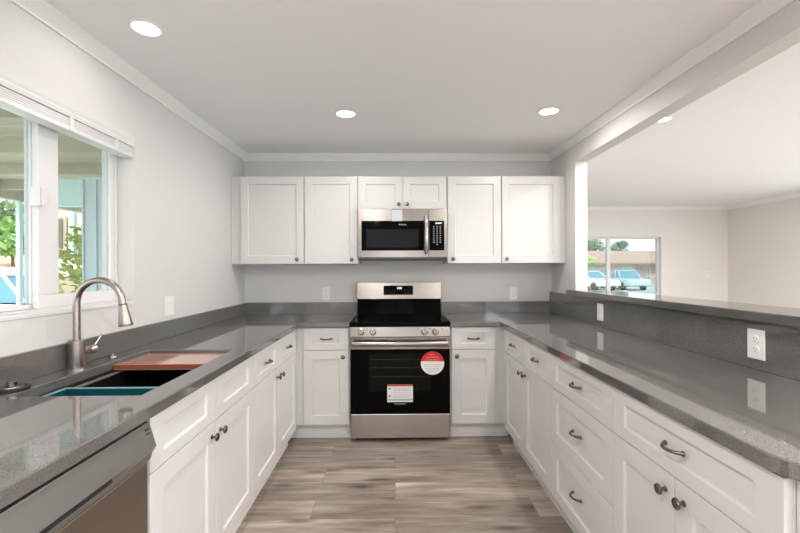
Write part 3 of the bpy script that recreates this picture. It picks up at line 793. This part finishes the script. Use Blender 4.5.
ws_ = thing('wash_bin', 'teal bin with a pale rim hung in the near end of the sink', 'bin', (-1.03, 1.45, 0.73))
bx, by = (bx0 + 0.010, bx1 - 0.004), (by0 + 0.004, 1.552)
bm = BM(); w_ = 0.004
box(bm, bx[0], bx[0] + w_, by[0], by[1], 0.735, 0.878); box(bm, bx[1] - w_, bx[1], by[0], by[1], 0.735, 0.878)
box(bm, bx[0] + w_, bx[1] - w_, by[0], by[0] + w_, 0.735, 0.878); box(bm, bx[0] + w_, bx[1] - w_, by[1] - w_, by[1], 0.735, 0.878)
box(bm, bx[0], bx[1], by[0], by[1], 0.731, 0.735)
obj('tub', bm, 'teal', ws_, world=True)
bm = BM(); cells(bm, [bx[0] - 0.003, bx[0] + 0.006, bx[1] - 0.006, bx[1] + 0.003], [by[0] - 0.002, by[0] + 0.006, by[1] - 0.006, by[1] + 0.003], lambda x, y: not (bx[0] + .006 < x < bx[1] - .006 and by[0] + .006 < y < by[1] - .006), 0.878, 0.882)
obj('rim', bm, 'tealrim', ws_, world=True)

cb = thing('cutting_board', 'reddish wooden cutting board laid across the far end of the sink', 'cutting board', (-1.04, 1.98, 0.876))
bm = BM(); box(bm, SX0 + 0.004, SX1 - 0.004, 1.848, 2.098, 0.879, 0.900); obj('board', bm, 'wood', cb, world=True, bevel=0.002)
bm = BM(); box(bm, SX0 + 0.004, SX1 - 0.004, 1.8455, 1.848, 0.879, 0.899); obj('dark_edge_face', bm, 'woodedge', cb, world=True)  # darker front face, against a top lightened for its reflection
bm = BM(); box(bm, SX0 + 0.004, SX1 - 0.004, 1.845, 1.851, 0.8755, 0.879); obj('rail', bm, 'sinkrim', cb, world=True); bm = BM(); box(bm, SX0 + 0.004, SX1 - 0.004, 2.09, 2.096, 0.8755, 0.879); obj('rail', bm, 'sinkrim', cb, world=True)

# ------------------------------------------------------------------ faucet
FX, FY = -1.313, 1.722
fa = thing('faucet', 'brushed nickel gooseneck faucet standing behind the sink', 'faucet', (FX, FY, CT1))
def Fp(name, bm, m='nickel', par=fa, **k): return obj(name, bm, m, par, world=True, smooth=True, **k)
Fp('base', lathe(BM(), [(0.0305, 0), (0.0305, 0.116), (0.028, 0.119), (0.0, 0.119)], (FX, FY, CT1), (0, 0, 1), 32))
rr = 0.0935; zc = 1.184
pts = [(FX, FY, CT1 + 0.115), (FX, FY, 1.10), (FX, FY, zc)]
pts += [(FX + rr - rr * math.cos(a), FY, zc + rr * math.sin(a)) for a in [i * PI / 20 for i in range(1, 20)]]
ex = FX + 2 * rr
pts += [(ex - 0.001, FY, zc), (ex + 0.004, FY, 1.173)]
Fp('spout', tube(BM(), pts, 0.0135, 20))
p0 = Vector((ex + 0.003, FY, 1.176)); dv = Vector((0.13, 0.0, -1)).normalized()
hd = Fp('spray_head', lathe(BM(), [(0.0155, 0), (0.0160, 0.004), (0.0180, 0.025), (0.0255, 0.072), (0.0268, 0.084), (0.025, 0.089), (0.0, 0.089)], p0, dv, 26))
Fp('collar', lathe(BM(), [(0.0160, 0), (0.0168, 0.003), (0.0160, 0.006)], p0 - dv * 0.004, dv, 26), 'pewter', hd)
lv = Fp('handle', lathe(BM(), [(0.017, 0), (0.017, 0.030), (0.0155, 0.032), (0.0155, 0.036), (0.018, 0.038), (0.018, 0.060), (0.014, 0.064), (0, 0.064)], (FX, FY + 0.024, CT1 + 0.066), (0.25, 1, 0), 22))
Fp('lever', tube(BM(), [(FX + 0.014, FY + 0.078, CT1 + 0.076), (FX + 0.020, FY + 0.092, CT1 + 0.098), (FX + 0.026, FY + 0.108, CT1 + 0.124)], [0.0045, 0.004, 0.0035], 10), 'nickel', lv)

bm = BM(); lathe(bm, [(0.021, 0), (0.021, 0.003), (0.018, 0.007), (0.009, 0.009), (0.008, 0.013), (0, 0.014)], (-1.318, 1.945, CT1), (0, 0, 1), 26)
tag(obj('hole_cover', bm, 'nickel', smooth=True), 'small round nickel cap on the counter beside the faucet', 'cap')
st = thing('sink_stopper', 'black and steel sink stopper lying on the counter near the window', 'stopper', (-1.297, 1.415, CT1))
obj('rubber', lathe(BM(), [(0.046, 0), (0.050, 0.003), (0.050, 0.008), (0.042, 0.011), (0, 0.011)], (0, 0, 0), (0, 0, 1), 32), 'black', st, smooth=True)
obj('cap', lathe(BM(), [(0.036, 0.011), (0.035, 0.014), (0.020, 0.017), (0.015, 0.018), (0.015, 0.028), (0.012, 0.031), (0, 0.031)], (0, 0, 0), (0, 0, 1), 30), 'steel', st, smooth=True)

# ------------------------------------------------------------------ outlets and switches
def plate(label, loc, rz, rocker=False, w=0.072, h=0.118, cat='outlet', two=False):
    t = thing('outlet' if cat == 'outlet' else 'light_switch', label, cat, loc, rz)
    bm = BM(); box(bm, -w / 2, w / 2, -0.006, 0, -h / 2, h / 2); obj('cover_plate', bm, 'plate', t, bevel=0.003)
    if rocker:
        bm = BM(); prism(bm, [(-0.006, -0.033), (-0.006, 0.033), (-0.012, 0.033), (-0.008, 0)], 'x', -0.017, 0.017); obj('rocker', bm, 'plate', t, bevel=0.001)
    else:
        for s in (-1, 1):
            bm = BM(); o = [(0.017 * math.cos(a), s * 0.020 + 0.0145 * math.sin(a)) for a in [i * PI / 10 for i in range(20)]]
            prism(bm, o, 'y', -0.0085, -0.006); sk_ = obj('socket', bm, 'plate', t)
            bm = BM()
            for x in (-0.007, 0.006): box(bm, x, x + 0.0018, -0.0089, -0.0084, s * 0.020 - 0.001, s * 0.020 + 0.007)
            cyl(bm, (0, -0.0089, s * 0.020 - 0.007), (0, -0.0084, s * 0.020 - 0.007), 0.0024, seg=10)
            obj('slot', bm, 'slot', sk_)
    for z in ((0.0,) if not rocker else (-0.046, 0.046)): obj('screw', cyl(BM(), (0, -0.0072, z), (0, -0.0058, z), 0.003, seg=10), 'plate', t)
    return t
plate('white rocker switch on the left wall between window and corner', (XL, 2.527, 1.102), PI / 2, rocker=True, w=0.095, cat='switch')
plate('white outlet on the back wall left of the range', (-0.626, D, 1.100), 0)
plate('white outlet on the back wall right of the range', (1.100, D, 1.092), 0)
plate('white switch plate high on the far part of the right backsplash', (XR - 0.02, 2.853, 1.015), -PI / 2, rocker=True, w=0.08, cat='switch')
plate('white outlet on the near part of the right backsplash', (XR - 0.02, 1.615, 1.015), -PI / 2, w=0.078)
plate('white wall plate beside the corner of the living room', (5.235, YF, 1.207), 0, rocker=True, cat='switch')

# ------------------------------------------------------------------ blind over the kitchen window
bl = thing('window_blind', 'white blind drawn right up at the top of the kitchen window', 'blind', (XL - 0.03, (WY0 + WY1) / 2, 1.93))
y0, y1 = WY0 + 0.004, WY1 - 0.003
bm = BM(); prism(bm, [(XL - 0.012, 1.968), (XL + 0.002, 1.968), (XL + 0.006, 1.982), (XL + 0.003, 1.990), (XL + 0.007, 2.002), (XL + 0.010, 2.018), (XL - 0.012, 2.018)], 'y', y0, y1)
obj('valance', bm, 'vinyl', bl, world=True, bevel=0.001)
bm = BM(); box(bm, XL - 0.060, XL - 0.013, y0, y1, 1.972, 2.014); obj('head_rail', bm, 'vinyl', bl, world=True)
bm = BM()
for k in range(8): box(bm, XL - 0.060, XL - 0.003 - 0.003 * (k % 2), y0, y1, 1.9335 + k * 0.0042, 1.9374 + k * 0.0042)
obj('slats', bm, 'vinyl', bl, world=True)
bm = BM(); box(bm, XL - 0.062, XL + 0.000, y0, y1, 1.910, 1.932); obj('bottom_rail', bm, 'vinyl', bl, world=True, bevel=0.004)
for yy in (1.33, 1.775, 2.06):
    bm = BM(); box(bm, XL - 0.006, XL + 0.003, yy - 0.010, yy + 0.010, 1.914, 1.970); obj('clip', bm, 'vinyl', bl, world=True, bevel=0.002)

# ------------------------------------------------------------------ recessed lights
def can(label, x, y, z, r=0.075, power=CAN_POWER, col=CAN_COLOR):
    t = thing('recessed_light', label, 'ceiling light', (x, y, z), 0, 'recessed ceiling lights')
    obj('trim_ring', lathe(BM(), [(r * 0.86, -0.0005), (r * 0.88, -0.006), (r * 1.05, -0.005), (r * 1.12, -0.0005)], (0, 0, 0), (0, 0, 1), 40, cap=False), 'plate', t, smooth=True)
    obj('lens', lathe(BM(), [(0, -0.0035), (r * 0.87, -0.0035), (r * 0.87, -0.001), (0, -0.001)], (0, 0, 0), (0, 0, 1), 40, cap=False), 'lens', t)
    ld = bpy.data.lights.new('lamp', 'AREA'); ld.shape = 'DISK'; ld.size = r * 1.6; ld.energy = power; ld.color = col; ld.spread = math.radians(178)
    lo = bpy.data.objects.new('lamp', ld); C.objects.link(lo); lo.parent = t; lo.location = (0, 0, -0.009)
    return t
can('recessed ceiling light nearest the window wall, large and close', -1.045, 1.758, HC(1.758), r=0.062, power=1.4)
can('recessed ceiling light above the space left of the range', -0.320, 2.75, HC(2.75), r=0.068, power=8)
can('recessed ceiling light near the crown over the right counter', 1.020, 2.70, HC(2.70), r=0.068, power=8)
can('recessed living room ceiling light seen through the opening', 1.855, 2.814, HL, r=0.05)
for (x, y, z) in ((-0.35, 0.3, HC(0.3)), (1.0, 0.3, HC(0.3)), (-0.35, -1.6, HC(-1.6)), (1.0, -1.6, HC(-1.6)), (3.3, 2.8, HL), (4.7, 3.4, HL), (3.3, 0.4, HL), (3.3, -1.6, HL)):  # fixtures added out of view to raise the room brightness
    can('added unseen recessed light, put in to brighten the rooms', x, y, z, r=0.068, power=46 if x > 2 else 22 if y > 0 else 16, col=(1.0, 0.925, 0.84) if x > 2 else CAN_COLOR)

# ------------------------------------------------------------------ outside the kitchen window: covered patio
bm = BM(); box(bm, -14, XL - 0.17, -6, 16, -0.35, -0.10); struct('patio_ground', bm, 'pale')
bm = BM()
box(bm, -4.3, XL - 0.165, 0.0, 6.2, 2.30, 2.36)
for k in range(9): box(bm, -4.3, XL - 0.165, 0.3 + k * 0.7, 0.35 + k * 0.7, 2.20, 2.30)
box(bm, -4.38, -4.26, 0.0, 6.2, 2.12, 2.36)
tag(obj('patio_cover', bm, 'tan'), 'tan boarded patio cover outside the kitchen window', 'patio cover')
for y, lab in ((4.79, 'pale aqua post holding up the patio cover, seen through the left pane'),):
    bm = BM(); box(bm, -4.34, -4.295, y, y + 0.045, -0.10, 2.12); tag(obj('patio_post', bm, 'aqua', bevel=0.004), lab, 'post')
# pale blue storage shed against the house wall
sh = thing('shed', 'pale blue sided shed standing outside the right window pane', 'shed', (-2.3, 4.0, -0.10))
bm = BM(); box(bm, -2.95, -1.56, 3.95, 5.2, -0.10, 2.18); obj('wall', bm, 'blue', sh, world=True)
bm = BM()
for k in range(12): box(bm, -2.95 + k * 0.12, -2.935 + k * 0.12, 3.938, 3.951, -0.05, 2.18)
obj('batten', bm, 'blue', sh, world=True)
bm = BM(); box(bm, -2.97, -1.56, 3.935, 5.25, 2.18, 2.199); obj('roof', bm, 'aqua', sh, world=True)
# neighbouring wing with window, seen past the shed
wg = thing('garden_room', 'tan garden room with a brown window, seen behind the shrub', 'outbuilding', (-5.6, 7.0, -0.10))
bm = BM(); box(bm, -5.95, -4.40, 7.0, 9.0, -0.10, 2.7); obj('wall', bm, 'tan', wg, world=True)
bm = BM(); box(bm, -5.97, -4.38, 6.96, 7.0, 1.24, 1.53); obj('wall_band', bm, 'white', wg, world=True)
bm = BM(); box(bm, -5.97, -4.38, 6.96, 7.0, -0.10, 1.24); obj('plinth', bm, 'brown', wg, world=True)
bm = BM(); box(bm, -5.80, -5.46, 6.95, 7.0, 1.66, 2.22); wi = obj('window', bm, 'brown', wg, world=True)
bm = BM(); box(bm, -5.76, -5.52, 6.94, 6.95, 1.70, 2.18); obj('pane', bm, 'dkbrown', wi, world=True)
bm = BM(); box(bm, -5.43, -5.35, 6.95, 7.0, 1.6, 2.7); obj('door_frame', bm, 'aqua', wg, world=True)
bm = BM(); box(bm, -5.98, -4.38, 6.9, 6.96, 1.53, 1.60); obj('ledge', bm, 'dkbrown', wg, world=True)
sc_ = BM(); box(sc_, -3.42, -2.96, 3.98, 4.01, 1.945, 2.195); cyl(sc_, (-3.42, 3.995, 1.945), (-2.96, 3.995, 1.945), 0.018)
tag(obj('sun_shade', sc_, 'aqua'), 'pale aqua roller shade hanging from the patio cover beside the shed', 'shade')

def leaves(bm, cx, cy, cz, rx, ry, rz, n, s):
    for _ in range(n):
        while True:
            p = Vector((random.uniform(-1, 1), random.uniform(-1, 1), random.uniform(-1, 1)))
            if 0.25 < p.length < 1: break
        c = Vector((cx + p.x * rx, cy + p.y * ry, cz + p.z * rz))
        u = Vector((random.gauss(0, 1), random.gauss(0, 1), random.gauss(0, 1))).normalized(); v = u.orthogonal().normalized()
        q = s * random.uniform(0.6, 1.3)
        bm.faces.new([bm.verts.new(c + u * q), bm.verts.new(c + v * q * 0.45 + u * 0.1 * q), bm.verts.new(c - u * q), bm.verts.new(c - v * q * 0.45 + u * 0.1 * q)])
def tree(name, label, cat, x, y, z, h, blobs, m, n, s, tr=0.08):
    t = thing(name, label, cat, (x, y, z))
    bm = BM(); tube(bm, [(0, 0, 0), (0.05 * h * 0.3, 0, h * 0.35), (0, 0.02, h * 0.75)], [tr, tr * 0.75, tr * 0.4], 9); obj('trunk', bm, 'bark', t)
    bm = BM()
    for (bx_, by_, bz_, r1, r2) in blobs: leaves(bm, bx_, by_, bz_, r1, r1, r2, n, s)
    obj('crown', bm, m, t)
    return t
tree('shrub', 'yellow-green shrub growing beside the shed outside the right pane', 'shrub', -3.37, 4.35, -0.10, 1.5, [(0, 0, 1.15, 0.20, 0.36), (-0.03, 0, 0.80, 0.22, 0.4), (0.04, 0.05, 1.60, 0.14, 0.30)], 'leafy', 170, 0.045, 0.02)
tree('tree', 'green tree behind the parked white car, seen through the left pane', 'tree', -11.9, 13.0, -0.10, 2.9, [(0, 0, 2.45, 1.1, 0.55), (1.2, 0.3, 2.3, 0.8, 0.5), (-1.2, -0.4, 2.4, 0.9, 0.6)], 'leaf', 500, 0.15)
tree('tree', 'tall dark olive tree far off above the terracotta roof, seen through the left pane', 'tree', -20.5, 22.5, -0.10, 5.0, [(0, 0, 4.3, 2.2, 0.9), (2.2, 0.3, 4.2, 1.5, 0.8), (-2.2, -0.4, 4.2, 1.6, 0.9)], 'leafd', 420, 0.26)
hb = thing('house', 'house with a terracotta roof beyond the car, seen through the left pane', 'house', (-16, 17, -0.10))
bm = BM(); box(bm, -22, -13.0, 17, 21, -0.1, 1.63); obj('wall', bm, 'pink', hb, world=True)
bm = BM(); prism(bm, [(16.6, 1.63), (21.4, 1.63), (19, 2.5)], 'x', -22.4, -12.6); obj('roof', bm, 'terra', hb, world=True)
for k in range(6):
    bm = BM(); box(bm, -21 + k * 1.3, -20.3 + k * 1.3, 16.95, 17.02, 1.0, 1.5); obj('window', bm, 'dkbrown', hb, world=True)
fn = BM(); box(fn, -15.0, -8.6, 10.0, 10.06, -0.1, 1.42); tag(obj('fence', fn, 'tan'), 'low tan fence behind the white car', 'fence')

def car(label, loc, rz, body, h=1.42, L=4.4, pickup=False):
    t = thing('car' if not pickup else 'pickup_truck', label, 'car' if not pickup else 'truck', loc, rz)
    hw = 0.86
    bm = BM()
    prof = [(-L / 2, 0.35), (-L / 2 + 0.03, 0.72), (-L / 2 + 0.25, 0.82), (L * 0.18, 0.92), (L / 2 - 0.15, 0.80), (L / 2, 0.62), (L / 2, 0.35), (L * 0.36, 0.28), (-L * 0.36, 0.28)]
    A = [bm.verts.new((x, -hw + (0.06 if z > 0.7 else 0), z)) for x, z in prof]; Bv = [bm.verts.new((x, hw - (0.06 if z > 0.7 else 0), z)) for x, z in prof]
    bm.faces.new(A); bm.faces.new(list(reversed(Bv)))
    for i in range(len(A)):
        j = (i + 1) % len(A); bm.faces.new((A[j], A[i], Bv[i], Bv[j]))
    obj('body', bm, body, t, bevel=0.05, seg=3)
    c0, c1, c2, c3 = ((-L / 2 + 0.25, -L / 2 + 0.75, L * 0.04, L * 0.22) if not pickup else (-0.2, -0.05, 0.75, 1.25))
    def cab_bm(inset, zb, zt):
        bm = BM()
        lo = [bm.verts.new(p) for p in ((c0, -hw + 0.06 + inset, zb), (c3, -hw + 0.06 + inset, zb), (c3, hw - 0.06 - inset, zb), (c0, hw - 0.06 - inset, zb))]
        hi = [bm.verts.new(p) for p in ((c1, -hw + 0.2 + inset, zt), (c2, -hw + 0.2 + inset, zt), (c2, hw - 0.2 - inset, zt), (c1, hw - 0.2 - inset, zt))]
        bm.faces.new(lo); bm.faces.new(hi)
        for i in range(4):
            j = (i + 1) % 4; bm.faces.new((lo[i], lo[j], hi[j], hi[i]))
        return bm
    obj('windows', cab_bm(0, 0.85, h - 0.05), 'carglass', t, bevel=0.02)
    bm = BM(); box(bm, c1 - 0.02, c2 + 0.02, -hw + 0.19, hw - 0.19, h - 0.06, h)
    for sx0, sx1 in ((c0, c1), (c3, c2), ((c0 + c3) / 2, (c1 + c2) / 2)):
        for s in (-1, 1): tube(bm, [(sx0, s * (hw - 0.05), 0.86), (sx1, s * (hw - 0.19), h - 0.03)], 0.035, 6)
    obj('roof', bm, body, t, bevel=0.02)
    for sx in (-L * 0.31, L * 0.31):
        for s in (-1, 1): obj('wheel', cyl(BM(), (sx, s * (hw - 0.2), 0.31), (sx, s * (hw + 0.005), 0.31), 0.31, seg=22), 'tyre', t)
    return t
car('white parked car seen through the left window pane', (-8.5, 8.2, -0.10), PI, 'carwhite', h=1.38)

# ------------------------------------------------------------------ outside the living room window
bm = BM(); box(bm, 0.0, 75, YF + 0.13, 95, -0.55, -0.30); struct('front_yard', bm, 'asphalt')
bm = BM(); box(bm, -16, 20, -16, YB - 0.13, -0.35, -0.10); struct('back_yard', bm, 'pale')
bm = BM(); box(bm, XS + 0.13, 20, YB - 0.13, YF + 0.1, -0.35, -0.10); struct('side_yard', bm, 'pale')
hs_ = thing('house', 'low house with a brown shingle roof across the street, seen through the living room window', 'house', (24, 46, -0.30))
bm = BM(); box(bm, 14.0, 26.05, 44.0, 52, -0.3, 1.95); obj('wall', bm, 'cream', hs_, world=True)
bm = BM(); box(bm, 26.05, 33.0, 43.7, 52, -0.3, 1.95); w_ = obj('wall', bm, 'pink', hs_, world=True); w_['label'] = 'pink stucco wall'
bm = BM(); prism(bm, [(43.0, 1.80), (52.6, 1.80), (52.6, 1.95), (48.5, 3.45), (43.0, 1.98)], 'x', 13.0, 33.4); obj('roof', bm, 'roof', hs_, world=True)
for xa, xb in ((24.4, 25.7), (20.0, 22.0)):
    bm = BM(); box(bm, xa, xb, 43.94, 44.0, 0.45, 1.5); obj('window', bm, 'aqua', hs_, world=True)
bm = BM(); box(bm, 26.25, 27.30, 43.62, 43.70, -0.3, 1.58); dk = obj('security_door', bm, 'dkbrown', hs_, world=True)
bm = BM()
for k in range(5): box(bm, 26.26 + k * 0.245, 26.31 + k * 0.245, 43.58, 43.62, -0.3, 1.58)
for k in range(4): box(bm, 26.26, 27.30, 43.58, 43.62, -0.1 + k * 0.53, -0.05 + k * 0.53)
obj('bars', bm, 'white', dk, world=True)
bm = BM(); box(bm, 27.75, 27.95, 43.0, 43.15, -0.3, 1.80); obj('porch_post', bm, 'white', hs_, world=True)
car('pale green pickup truck parked across the street, seen through the living room window', (18.05, 32.5, -0.30), -PI / 2, 'carteal', h=1.50, L=5.0, pickup=True)
car('white car parked beside the pickup, in the left half of the living room window', (15.3, 32.0, -0.30), -PI / 2 + 0.25, 'carwhite', h=1.45)
tree('tree', 'broad olive tree behind the roof, at the far left of the living room window', 'tree', 29.2, 60, -0.3, 6.0, [(0, 0, 5.2, 1.4, 0.9), (0.8, 0, 4.2, 1.4, 0.9), (-1.2, 0, 4.3, 1.3, 0.9)], 'leafd', 330, 0.24, 0.2)
tree('tree', 'upright olive tree behind the roof, just right of the window mullion', 'tree', 36.0, 66, -0.3, 6.0, [(0, 0, 5.0, 1.1, 1.0), (0.8, 0, 5.5, 0.9, 0.7), (-0.4, 0, 4.2, 1.2, 0.8)], 'leafd', 330, 0.24, 0.2)
tree('tree', 'yellowish low tree before the house at the left edge of the living room window', 'tree', 18.4, 39.0, -0.3, 2.9, [(0, 0, 2.35, 0.9, 0.55), (-1.2, 0, 2.2, 1.0, 0.6)], 'leafy', 400, 0.14, 0.1)
pt = thing('palm_tree', 'small distant palm above the roof in the living room window', 'tree', (45.4, 80, -0.3))
bm = BM(); tube(bm, [(0, 0, 0), (0.1, 0, 2.5), (0, 0, 5.4)], [0.18, 0.15, 0.12], 8); obj('trunk', bm, 'bark', pt)
bm = BM()
for k in range(16):
    an = k * 2 * PI / 16; L_ = 0.75; up = 0.5 * math.sin(k * 2.3)
    q = [Vector((math.cos(an) * L_ * s, math.sin(an) * L_ * s, 5.4 + up * s - 0.6 * s * s)) for s in (0, 0.35, 0.7, 1.0)]
    side = Vector((-math.sin(an), math.cos(an), 0.3)) * 0.13
    for p_, q_ in zip(q, q[1:]): bm.faces.new([bm.verts.new(p_ - side), bm.verts.new(q_ - side * 0.6), bm.verts.new(q_ + side * 0.6), bm.verts.new(p_ + side)])
obj('fronds', bm, 'leafd', pt)
